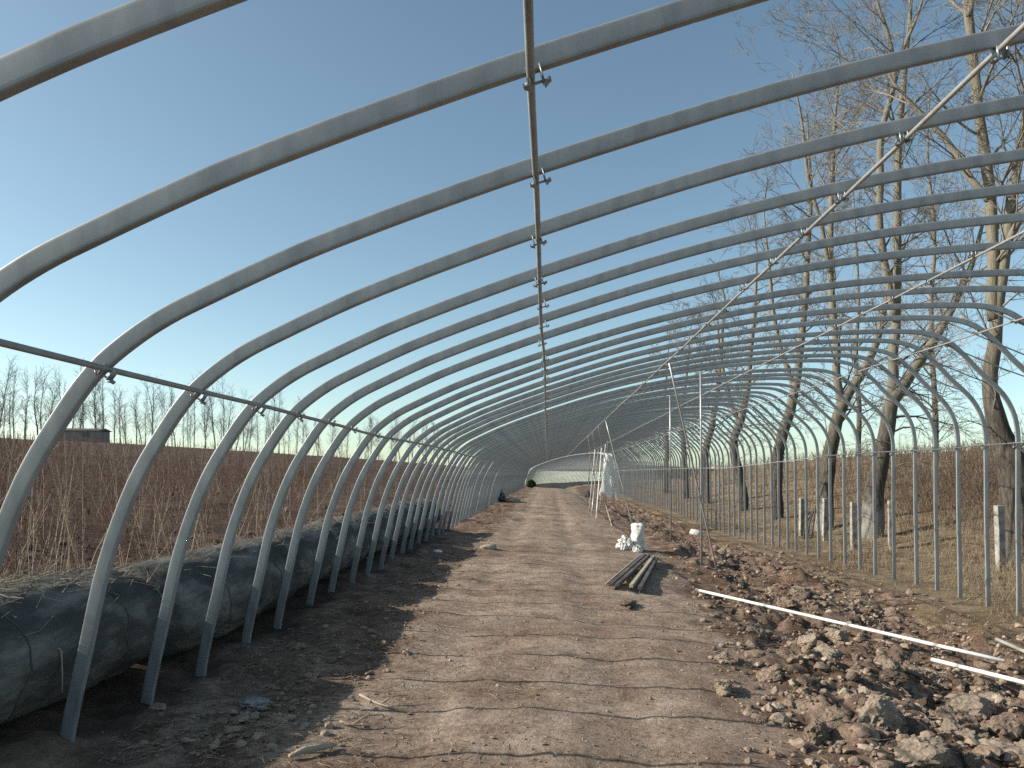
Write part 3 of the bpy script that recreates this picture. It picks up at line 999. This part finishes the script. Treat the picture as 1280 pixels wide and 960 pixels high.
# whitewashed forked tree
b, tr = rooted(25.5, 1090, [(1090, 640), (1096, 600), (1105, 560), (1110, 528), (1116, 500), (1133, 474), (1158, 440), (1178, 407), (1196, 372), (1215, 330), (1228, 280)])
tree('poplar_tree', b, [(tr, [.40, .34, .29, .26, .24, .22, .19, .17, .15, .12, .09, .05]),
                        (stem(25.5, (1113, 512), (1116, 470), (1119, 420), (1121, 370), (1122, 240), (1124, 170), (1130, 100), (1138, 10), (1140, -80), dy=.4), [.17, .16, .15, .14, .12, .11, .09, .06, .03]),
                        (stem(25.5, (1119, 400), (1110, 350), (1101, 300), (1100, 220), (1103, 160), (1118, 100), (1112, 50), (1096, 0), (1085, -70), dy=-.5), [.13, .12, .12, .11, .10, .085, .06, .045, .02]),
                        (stem(25.5, (1118, 105), (1130, 60), (1150, 10), (1165, -60), dy=.3), [.07, .06, .045, .02])],
     'bare tree with a whitewashed base and a dark limb forking to the right', RG, .6, 3, .0055, 'barkw')
b, tr = rooted(29.5, 1029, [(1031, 630), (1035, 590), (1041, 550), (1048, 520), (1056, 498), (1078, 466), (1094, 432), (1104, 396), (1112, 350)])
tree('poplar_tree', b, [(tr, [.36, .31, .27, .25, .23, .21, .17, .14, .11, .06]),
                        (stem(29.5, (1051, 512), (1047, 475), (1045, 430), (1041, 390), (1038, 320), (1040, 240), (1043, 160), (1050, 80), dy=.4), [.16, .15, .14, .13, .12, .10, .07, .03]),
                        (stem(29.5, (1038, 340), (1026, 280), (1010, 220), (1002, 150), (990, 90), dy=-.6), [.09, .08, .07, .05, .02])],
     'bare whitewashed tree with a twisted trunk forked low, beside the leaning sticks', RG, .6, 3, .006, 'barkw')
b, tr = rooted(35.6, 970, [(970, 610), (974, 562), (985, 520), (995, 480), (1000, 440), (1006, 380), (1010, 310), (1014, 240), (1010, 170)])
tree('poplar_tree', b, [(tr, [.34, .29, .26, .24, .21, .18, .15, .12, .08, .04]),
                        (stem(35.6, (994, 486), (980, 450), (968, 400), (962, 340), (955, 270), dy=.6), [.13, .12, .10, .08, .04])],
     'bare tree with a dark trunk slanting right, left of the twisted whitewashed one', RG, .65, 3, .007)
b, tr = rooted(42.4, 928, [(927, 610), (920, 575), (917, 553), (926, 522), (934, 490), (938, 440), (944, 380), (946, 310)])
tree('poplar_tree', b, [(tr, [.34, .29, .26, .24, .22, .18, .15, .10, .05]),
                        (stem(42.4, (924, 530), (910, 490), (900, 440), (896, 390), dy=.5), [.14, .12, .09, .04])],
     'bare tree with a kinked dark trunk, midway along the right row', RG, .7, 3, .008)
b, tr = rooted(51, 884, [(883, 600), (882, 566), (890, 530), (898, 480), (902, 430), (906, 370)])
tree('poplar_tree', b, [(tr, [.30, .27, .24, .21, .17, .12, .06])], 'bare slim tree seen just right of the second inner steel pole', RG, .75, 3, .010)
b, tr = rooted(60, 857, [(857, 600), (855, 565), (852, 520), (858, 470), (862, 420)])
tree('poplar_tree', b, [(tr, [.28, .25, .22, .17, .11, .05])], 'bare tree seen between the two upright inner poles, far along the right row', RG, .8, 3, .011)
b, tr = rooted(72, 832, [(832, 598), (834, 560), (829, 520), (833, 470), (836, 430)])
tree('poplar_tree', b, [(tr, [.28, .25, .22, .17, .11, .05])], 'farthest bare tree of the right row, where its crowns merge', RG, .9, 3, .013)
# thinner ones behind the row
b, tr = rooted(33, 1168, [(1168, 600), (1170, 540), (1166, 460), (1164, 380), (1168, 290), (1160, 200), (1162, 110)])
tree('poplar_tree', b, [(tr, [.14, .13, .12, .11, .10, .08, .05, .02])], 'slender straight bare tree behind the gap between the two biggest trees', RG, .6, 3, .006)
b, tr = rooted(44, 1072, [(1072, 590), (1074, 520), (1070, 450), (1073, 380), (1070, 300), (1066, 230)])
tree('poplar_tree', b, [(tr, [.16, .15, .14, .12, .09, .06, .03])], 'slender bare tree behind, left of the whitewashed forked tree', RG, .6, 3, .008)

# distant row beyond the left field
def far_tree_mesh(seed):
    random.seed(seed)
    T = Tree(.014)
    hgt = random.uniform(9.5, 13.5)
    P = [np.array([0, 0, -.3])]
    d = np.array([random.gauss(0, .05), random.gauss(0, .05), 1.0])
    for i in range(9):
        d = d + np.array([random.gauss(0, .05), random.gauss(0, .05), 0]); d /= np.linalg.norm(d)
        P.append(P[-1] + d * hgt / 9)
    mb = MB(); mb.tube(P, np.linspace(.12, .02, 10), 6)
    for i in range(2, 10):
        for _ in range(2):
            q = P[i] + (P[i - 1] - P[i]) * random.random()
            T.branch(q, rot_to(d, random.uniform(.25, .6), random.uniform(0, 6.28)), random.uniform(1.8, 3.8) * (1.2 - i / 14), .028, 1)
    cr = MB()
    for sd, (a, b_, c, e) in T.S.items():
        if a: cr.segs(np.array(a), np.array(b_), np.array(c), np.array(e), 3)
    return mb.mesh('trunk', M['fartwig']), cr.mesh('crown', M['fartwig'])


FT = [far_tree_mesh(200 + i) for i in range(7)]
random.seed(99)


def far_tree(x, y, s, label):
    t, c = FT[random.randrange(7)]
    o = empty('far_tree', (x, y, h1(x, y)), random.uniform(0, 6.28))
    o.scale = (s, s, s * random.uniform(.9, 1.15))
    tag(o, label, 'tree', 'distant trees beyond the left field')
    child('trunk', t, o); child('crown', c, o)


for i in range(92):
    px_ = -30 + i * 6.6 + random.uniform(-6, 6)
    d = random.uniform(112, 150) * (1 + .0006 * max(0, px_))
    x = (px_ - 685) / F * d
    far_tree(x, d, random.uniform(.72, 1.15) * (1.0 if px_ < 330 else .85), 'slim grey bare tree in the distant row beyond the left field')
for i in range(16):
    px_ = 1105 + i * 11 + random.uniform(-5, 5); d = random.uniform(120, 170)
    x = (px_ - 685) / F * d
    t, c = FT[random.randrange(7)]
    o = empty('far_tree', (x, d, h1(x, d)), random.uniform(0, 6.28)); s = random.uniform(.25, .45); o.scale = (s, s, s)
    tag(o, 'small grey bare tree on the skyline above the right bank', 'tree', 'small trees on the skyline of the right bank')
    child('trunk', t, o); child('crown', c, o)

# low building on the left skyline
bx, by = (100 - 685) / F * 108, 108.0
bz = h1(bx, by)
hb = empty('farm_building', (bx, by, bz), .12)
tag(hb, 'low dark-roofed farm building on the skyline at the left', 'building')
mb = MB(); mb.box((0, 0, .55), (6.4, 3.6, 2.0)); mb.obj('wall', M['wall'], hb, False)
mb = MB()
mb.add([(-3.5, -2.1, 1.555), (3.5, -2.1, 1.555), (3.5, 2.1, 1.555), (-3.5, 2.1, 1.555), (-3.4, 0, 1.95), (3.4, 0, 1.95)], [np.array([(0, 1, 5, 4), (2, 3, 4, 5), (3, 2, 1, 0)]), np.array([(1, 2, 5), (3, 0, 4)])])
mb.obj('roof', M['roof'], hb, False)
for wx in (-1.9, 1.6):
    mb = MB(); mb.box((wx, -1.82, 1.0), (.9, .05, .6)); mb.obj('window', M['glass'], hb, False)

# evergreen bush at the end of the left row
bx, by = -1.75, 80.5
bush = empty('evergreen_bush', (bx, by, h1(bx, by)))
tag(bush, 'small dark green bush at the end of the left row of ribs', 'bush')
n = 1600
dd = rng.normal(0, 1, (n, 3)); dd /= np.linalg.norm(dd, axis=1)[:, None]
rr = rng.uniform(.4, 1, n) ** .5
C = dd * rr[:, None] * np.array([.38, .35, .36]) * (1 + .25 * vnoise(dd[:, 0] * 2, dd[:, 2] * 2, 3))[:, None] + np.array([0, 0, .45])
u = rng.normal(0, .07, (n, 3)); w = rng.normal(0, .07, (n, 3))
mb = MB(); mb.add(np.stack([C - u, C + w, C + u, C - w], 1).reshape(-1, 3), (np.arange(n)[:, None] * 4 + np.arange(4)[None]))
mb.obj('foliage', M['greenbush'], bush, False)
mb = MB(); mb.tube([(0, 0, -.1), (.03, 0, .4), (0, .02, .9)], [.05, .04, .02], 6); mb.obj('stem', M['bark'], bush)

# ------------------------------------------------------------------ concrete stub posts, leaning sticks
for (px_, d, htop, lab) in ((1250, 16.6, 1.42, 'short pale concrete stub post beside the thick tree at the right edge'),
                            (1114, 21.9, 1.38, 'pale concrete stub post just right of the whitewashed forked tree'),
                            (1067, 22.6, 1.42, 'concrete stub post just left of the whitewashed forked tree'),
                            (1031, 25.5, 1.40, 'bright concrete stub post in front of the twisted whitewashed tree'),
                            (1002, 27.6, 1.36, 'weathered concrete stub post left of the leaning sticks')):
    x = (px_ - 685) / F * d
    z = h1(x, d)
    bm = bmesh.new(); bmesh.ops.create_cube(bm, size=1)
    bmesh.ops.scale(bm, vec=(.15, .14, htop + .3), verts=bm.verts)
    bmesh.ops.subdivide_edges(bm, edges=bm.edges[:], cuts=5, use_grid_fill=True)
    for v in bm.verts:
        v.co += Vector((mnoise.noise(v.co * 6 + Vector((px_, 0, 0))), mnoise.noise(v.co * 6 + Vector((0, px_, 0))), mnoise.noise(v.co * 5))) * .012
    bmesh.ops.bevel(bm, geom=[e for e in bm.edges if e.calc_face_angle(0) > .9], offset=.008, segments=1, affect='EDGES')
    me = bpy.data.meshes.new('concrete_post'); bm.to_mesh(me); bm.free(); me.materials.append(M['concrete'])
    o = bpy.data.objects.new('concrete_post', me); COL.objects.link(o)
    o.location = (x, d, z + (htop + .3) / 2 - .3); o.rotation_euler = (random.uniform(-.03, .03), random.uniform(-.03, .03), random.uniform(-.2, .2))
    tag(o, lab, 'concrete post', 'short concrete posts behind the right ribs')
sx_, sd_ = (1015 - 685) / F * 26.6, 26.6
for i, (lab, dx, tx) in enumerate((('thin stick of the leaning trio, lowest and most slanted', -.30, .25), ('middle stick of the leaning trio by the twisted tree', -.18, .28), ('steepest stick of the leaning trio by the twisted tree', -.04, .30))):
    mb = MB(); x0 = sx_ + dx; z0 = h1(x0, sd_)
    mb.tube([(0, 0, -.05), (tx * .5 + .01, .2, .5), (tx + .12 * (2 - i), .42, 1.0 + .06 * i)], [.035, .032, .026], 8)
    o = mb.obj('leaning_stick', M['timber']); o.location = (x0, sd_, z0)
    tag(o, lab, 'stick', 'sticks leaning by the twisted tree')

# ------------------------------------------------------------------ things lying in the tunnel
# white sacks
sx, sd = 1.98, 17.5
def sack(name, r, hgt, seed, flat=1.0):
    mb = MB(); n, s = 26, 28
    R_ = []
    for i in range(n):
        t = i / (n - 1)
        k = min(1, (t / .07 + .25)) * min(1, ((1 - t) / .05 + .35))
        for j in range(s):
            a = 2 * math.pi * j / s
            q = mnoise.fractal(Vector((math.cos(a) * 1.6 + seed, math.sin(a) * 1.6, t * 4.5)), .7, 2.1, 5)
            fold = .10 * math.sin(t * 22 + 3 * math.sin(a * 2 + t * 5)) + .12 * mnoise.noise(Vector((math.cos(a) * 4, math.sin(a) * 4, t * 14)))
            rr = r * k * (1 + .20 * q + fold * .6)
            R_.append((math.cos(a) * rr, math.sin(a) * rr * flat, t * hgt + .03 * q))
    V = np.array(R_)
    I_, J_ = np.meshgrid(np.arange(n - 1), np.arange(s), indexing='ij'); K_ = (J_ + 1) % s
    Q = np.stack([I_ * s + J_, I_ * s + K_, (I_ + 1) * s + K_, (I_ + 1) * s + J_], -1).reshape(-1, 4)
    mb.add(V, [Q, np.arange(s)[::-1][None, :], (np.arange(s) + (n - 1) * s)[None, :]])
    return mb


o = sack('white_sack', .145, .64, 3.0).obj('white_sack', M['white']); o.location = (sx + .07, sd, h1(sx + .07, sd) - .03)
tag(o, 'tall white sack standing upright where the path meets the dug earth', 'sack')
o = lump('white_bag', sx - .24, sd - .12, .17, .16, .20, 'white', 5, 5, .45, 2.6)
tag(o, 'crumpled white bag slumped on the left of the upright sack', 'bag')
o = lump('white_bag', sx + .02, sd - .36, .10, .09, .12, 'white', 8, 5, .45, 2.6)
tag(o, 'small white bag at the front foot of the upright sack', 'bag')
x, d = gpt(869, 674)
mb = MB()
mb.tube([(-.22, 0, .13), (-.2, 0, .13), (.02, .02, .14), (.2, .04, .13)], [.06, .10, .115, .125], 20)
o = mb.obj('white_bucket', M['white']); o.location = (x, d, h1(x, d) + .02); o.rotation_euler = (0, .25, -.3)
tag(o, 'white plastic bucket lying on its side on the dug earth', 'bucket')
mb = MB(); mb.tube([(.2, .04, .13), (.212, .04, .13)], [.134, .134], 20); mb.obj('rim', M['white'], o)
mb = MB(); mb.tube([(.2, -.09, .13), (.27, -.08, .05), (.3, .04, .02), (.27, .15, .05), (.2, .17, .13)], .006, 5); mb.obj('handle', M['pipe'], o)

# steel channels and planks dumped on the path edge
for (a0, b0, a1, b1, lab, wd, mat) in ((806, 700, 764, 737, 'dark timber beam, leftmost of the bundle dumped on the path edge', .075, 'timber'),
                                      (811, 701, 771, 738, 'dark timber beam beside the leftmost one in the dumped bundle', .07, 'timber'),
                                      (800, 700, 757, 737, 'thin pale lath lying just left of the dumped dark beams', .03, 'paletimber'),
                                      (817, 702, 789, 739, 'grey batten crossing the dumped bundle to its right', .06, 'paletimber'),
                                      (821, 704, 800, 742, 'dark short plank on the right side of the dumped bundle', .07, 'timber')):
    p, q = gpt(a0, b0), gpt(a1, b1)
    A = Vector((p[0], p[1], h1(*p) + .10)); B = Vector((q[0], q[1], h1(*q) + .07))
    L_ = (B - A).length
    bm = bmesh.new(); bmesh.ops.create_cube(bm, size=1); bmesh.ops.scale(bm, vec=(wd, L_, .05 if wd > .05 else .025), verts=bm.verts)
    bmesh.ops.bevel(bm, geom=bm.edges[:], offset=.006, segments=2, affect='EDGES')
    me = bpy.data.meshes.new('timber_beam'); bm.to_mesh(me); bm.free(); me.materials.append(M[mat])
    o = bpy.data.objects.new('timber_beam', me); COL.objects.link(o)
    o.location = (A + B) / 2; o.rotation_mode = 'QUATERNION'; o.rotation_quaternion = (B - A).to_track_quat('Y', 'Z')
    tag(o, lab, 'beam', 'beams dumped on the path edge')
o = lump('soil_heap', *gpt(784, 756), .09, .17, .05, 'darkcl', 4, 4, .5, 2.2)
tag(o, 'small dark heap of soil in front of the dumped beams', 'soil heap')

# white pipes on the rubble
def rod_between(name, A, B, r, mat, lab, cat, group=None, sag=0.0, sides=10, n=8):
    A = np.array(A); B = np.array(B); c = (A + B) / 2
    t = np.linspace(0, 1, n)[:, None]
    P = A + (B - A) * t; P[:, 2] -= sag * np.sin(t[:, 0] * math.pi)
    mb = MB(); mb.tube(P - c, r, sides)
    o = mb.obj(name, M[mat]); o.location = c
    return tag(o, lab, cat, group)


def laid_pipe(a, b, lab, rise):
    p, q = gpt(*a), gpt(*b)
    t = np.linspace(0, 1, 14)
    X, Y = p[0] + (q[0] - p[0]) * t, p[1] + (q[1] - p[1]) * t
    g = H(X, Y); line = g[0] + (g[-1] + rise - g[0]) * t
    line = line + max(0.0, float((g + .06 - line).max()))
    rod_between('plastic_pipe', (X[0], Y[0], line[0]), (X[-1], Y[-1], line[-1]), .021, 'pvc', lab, 'pipe', 'white pipes on the dug earth')


laid_pipe((870, 746), (1256, 848), 'long white pipe lying across the dug earth on the right', .06)
laid_pipe((1165, 848), (1330, 904), 'white pipe running out of the picture at the right, below the long one', .05)
p, q = gpt(1245, 805), gpt(1310, 832)
rod_between('wooden_plank', (p[0], p[1], h1(*p) + .03), (q[0], q[1], h1(*q) + .05), .022, 'concrete', 'weathered grey board end at the right edge above the white pipes', 'board')

# poles leaning from the second purlin
PU = PUR['mid']
def lean_pole(d0, px1, py1, lab, r=.016, up=.05, tdx=0.0):
    q = gpt(px1, py1)
    return rod_between('leaning_pole', (PU[0] + tdx, d0, CH + PU[1] - up), (q[0], q[1], h1(*q) - .12), r, 'pipe', lab, 'pole', 'thin steel poles leaning from the purlin')


lean_pole(11.9, 900, 722, 'thin steel pole leaning right beside the upright inner poles, its foot in the rubble', .016)
lean_pole(25.0, 793, 662, 'thin pole leaning right from the purlin to the upright white sack', .02)
lean_pole(28.6, 771, 640, 'thin pole of the far cluster, slanting across the torn plastic film', .02)
lean_pole(32.5, 760, 640, 'second slanting pole of the far cluster, left of the torn film', .02)
lean_pole(36.0, 750, 636, 'farthest slanting pole hanging from the purlin at the far cluster', .022)
k = 0
for (a0, b0, a1, b1, d) in ((738, 566, 734, 618, 35.5), (744, 562, 736, 640, 34), (748, 562, 739, 645, 33), (752, 560, 745, 648, 32), (757, 556, 749, 640, 33.5), (760, 552, 757, 600, 32.5)):
    q = gpt(a1, max(b1, 632)) 
    lab = ['leftmost thin pole of the far cluster, propped nearly upright', 'pale thin pole second from the left in the far cluster', 'pale thin pole third from the left in the far cluster',
           'thin pole in the middle of the far cluster, foot closest to the path', 'thin pole touching the torn film in the far cluster', 'short thin pole tilted against the torn film'][k]
    T_ = at(a0, b0, d)
    rod_between('propped_pole', T_, (q[0], q[1], h1(*q) - .1), .022, 'pvc' if k in (1, 3, 4) else 'pipe', lab, 'pole', 'poles propped together at the far cluster', n=4)
    k += 1
p, q = gpt(757, 640), gpt(769, 668)
rod_between('thin_stick', (p[0], p[1], h1(*p) + .35), (q[0], q[1], h1(*q) - .05), .02, 'paletimber', 'thin pale stick slanting in the dug earth below the far cluster', 'stick')
# torn plastic film hanging on those poles
n, m_ = 26, 34
c0 = at(758, 567, 32.6)
V = []
for i in range(m_):
    t = i / (m_ - 1)
    for j in range(n):
        s = j / (n - 1)
        wdt = .24 + .68 * t ** .7
        x = (s - .35) * wdt + .10 * math.sin(s * 9 + t * 3)
        y = .16 * math.sin(s * 17 + t * 2) + .10 * mnoise.noise(Vector((s * 4, t * 4, 2)))
        z = -t * (1.75 + .45 * mnoise.noise(Vector((s * 6, 3, 1)))) + .05 * mnoise.noise(Vector((s * 5, t * 6, 7)))
        V.append((x, y, z))
mb = MB()
I_, J_ = np.meshgrid(np.arange(m_ - 1), np.arange(n - 1), indexing='ij')
mb.add(V, np.stack([I_ * n + J_, (I_ + 1) * n + J_, (I_ + 1) * n + J_ + 1, I_ * n + J_ + 1], -1).reshape(-1, 4))
o = mb.obj('plastic_film', M['film']); o.location = c0
tag(o, 'torn sheet of white plastic film hanging on the far cluster of poles', 'plastic film')
tag(lump('plastic_bundle', *gpt(735, 612 + 10), .28, .3, .45, 'black', 12, 3), 'dark bundle on the ground at the left of the far cluster of poles', 'bundle')

# wood, stone and sticks on the near left of the path
p, q = gpt(362, 950), gpt(420, 936)
mb = MB()
A = np.array((p[0], p[1], h1(*p) + .02)); B = np.array((q[0], q[1], h1(*q) + .02)); c = (A + B) / 2
mb.tube([A - c, (A - c) * .4 + np.array([0, .01, .012]), (B - c) * .5 + np.array([0, -.01, .01]), B - c], [.012, .02, .018, .008], 8)
o = mb.obj('wood_piece', M['paletimber']); o.location = c; tag(o, 'splintered piece of wood on the soil at the lower left', 'wood piece')
x, d = gpt(318, 881)
o = lump('stone_slab', x, d, .11, .07, .035, 'concrete', 6, 4, .35, 2.2); tag(o, 'flat grey stone at the edge of the shadow on the left', 'stone')
for (a, b, r, lab) in ((547, 690, .07, 'small white stone in the shadow left of the path'), (612, 686, .13, 'pale flat stone on the left edge of the path further on'), (325, 922, .035, 'small pale stone on the soil at the lower left'), (640, 628, .35, 'long pale slab beside the far left ribs')):
    x, d = gpt(a, b)
    o = lump('pale_stone', x, d, r * 1.3, r, r * .6, 'palecl' if r != .07 else 'white', a % 17, 3, .3, 1.5); tag(o, lab, 'stone')
for (pts, lab) in (([(450, 872), (475, 884), (505, 892)], 'forked dry twig on the path at the lower left'), ([(425, 906), (440, 910), (463, 911)], 'short dry twig below the forked one on the path'), ([(1208, 752), (1222, 744), (1234, 740)], 'curved dry twig on the soil between the right posts')):
    P = []
    for (a, b) in pts:
        g = gpt(a, b); P.append((g[0], g[1], h1(*g) + .02))
    P = np.array(P); c = P[1].copy()
    mb = MB(); mb.tube(catmull(list(P - c), 3), np.linspace(.009, .004, 7), 6)
    if 'forked' in lab: mb.tube([(0, 0, 0), (.07, .08, .03), (.16, .13, .02)], [.006, .005, .003], 5)
    o = mb.obj('dry_twig', M['palestalk']); o.location = c; tag(o, lab, 'twig')

# ------------------------------------------------------------------ light, sky, camera
EL, AZ = math.radians(28), math.radians(-4)        # sun to the left, a touch behind the camera
w = bpy.data.worlds.new('World'); scene.world = w; w.use_nodes = True
nt = w.node_tree
sky = nt.nodes.new('ShaderNodeTexSky'); sky.sky_type = 'NISHITA'; sky.sun_disc = False
sky.sun_elevation = EL
sun_dir = Vector((-math.cos(EL) * math.cos(AZ), math.cos(EL) * math.sin(AZ), math.sin(EL)))
sky.sun_rotation = math.atan2(sun_dir.x, sun_dir.y)
sky.air_density = .72; sky.dust_density = .9; sky.ozone_density = 1.0; sky.altitude = 100
bg = nt.nodes['Background']; bg.inputs['Strength'].default_value = .138
tint = nt.nodes.new('ShaderNodeMix'); tint.data_type = 'RGBA'; tint.blend_type = 'MULTIPLY'; tint.inputs[0].default_value = 1
tint.inputs[7].default_value = (.985, 1.035, .865, 1)          # winter air a little greener than the model's
nt.links.new(sky.outputs[0], tint.inputs[6]); nt.links.new(tint.outputs[2], bg.inputs[0])
sl = bpy.data.lights.new('sun', 'SUN'); sl.energy = 5.0; sl.angle = math.radians(.53); sl.color = (1.0, .93, .82)
so = bpy.data.objects.new('sun', sl); COL.objects.link(so)
so.rotation_mode = 'QUATERNION'; so.rotation_quaternion = (-sun_dir).to_track_quat('-Z', 'Y')
so.location = sun_dir * 50

cam = bpy.data.cameras.new('camera'); cam.sensor_width = 36; cam.lens = 27.0
cam.shift_x = -45 / 1280; cam.shift_y = 112 / 1280
cam.clip_start = .05; cam.clip_end = 2000
co = bpy.data.objects.new('camera', cam); COL.objects.link(co)
co.location = (0, 0, CH); co.rotation_euler = (math.radians(90), 0, 0)
scene.camera = co
scene.view_settings.view_transform = 'Standard'; scene.view_settings.look = 'None'
scene.view_settings.exposure = .52; scene.view_settings.gamma = 1
scene.view_settings.use_curve_mapping = False
scene.render.engine = 'CYCLES'
scene.cycles.max_bounces = 5; scene.cycles.diffuse_bounces = 3; scene.cycles.glossy_bounces = 2
scene.cycles.use_denoising = False
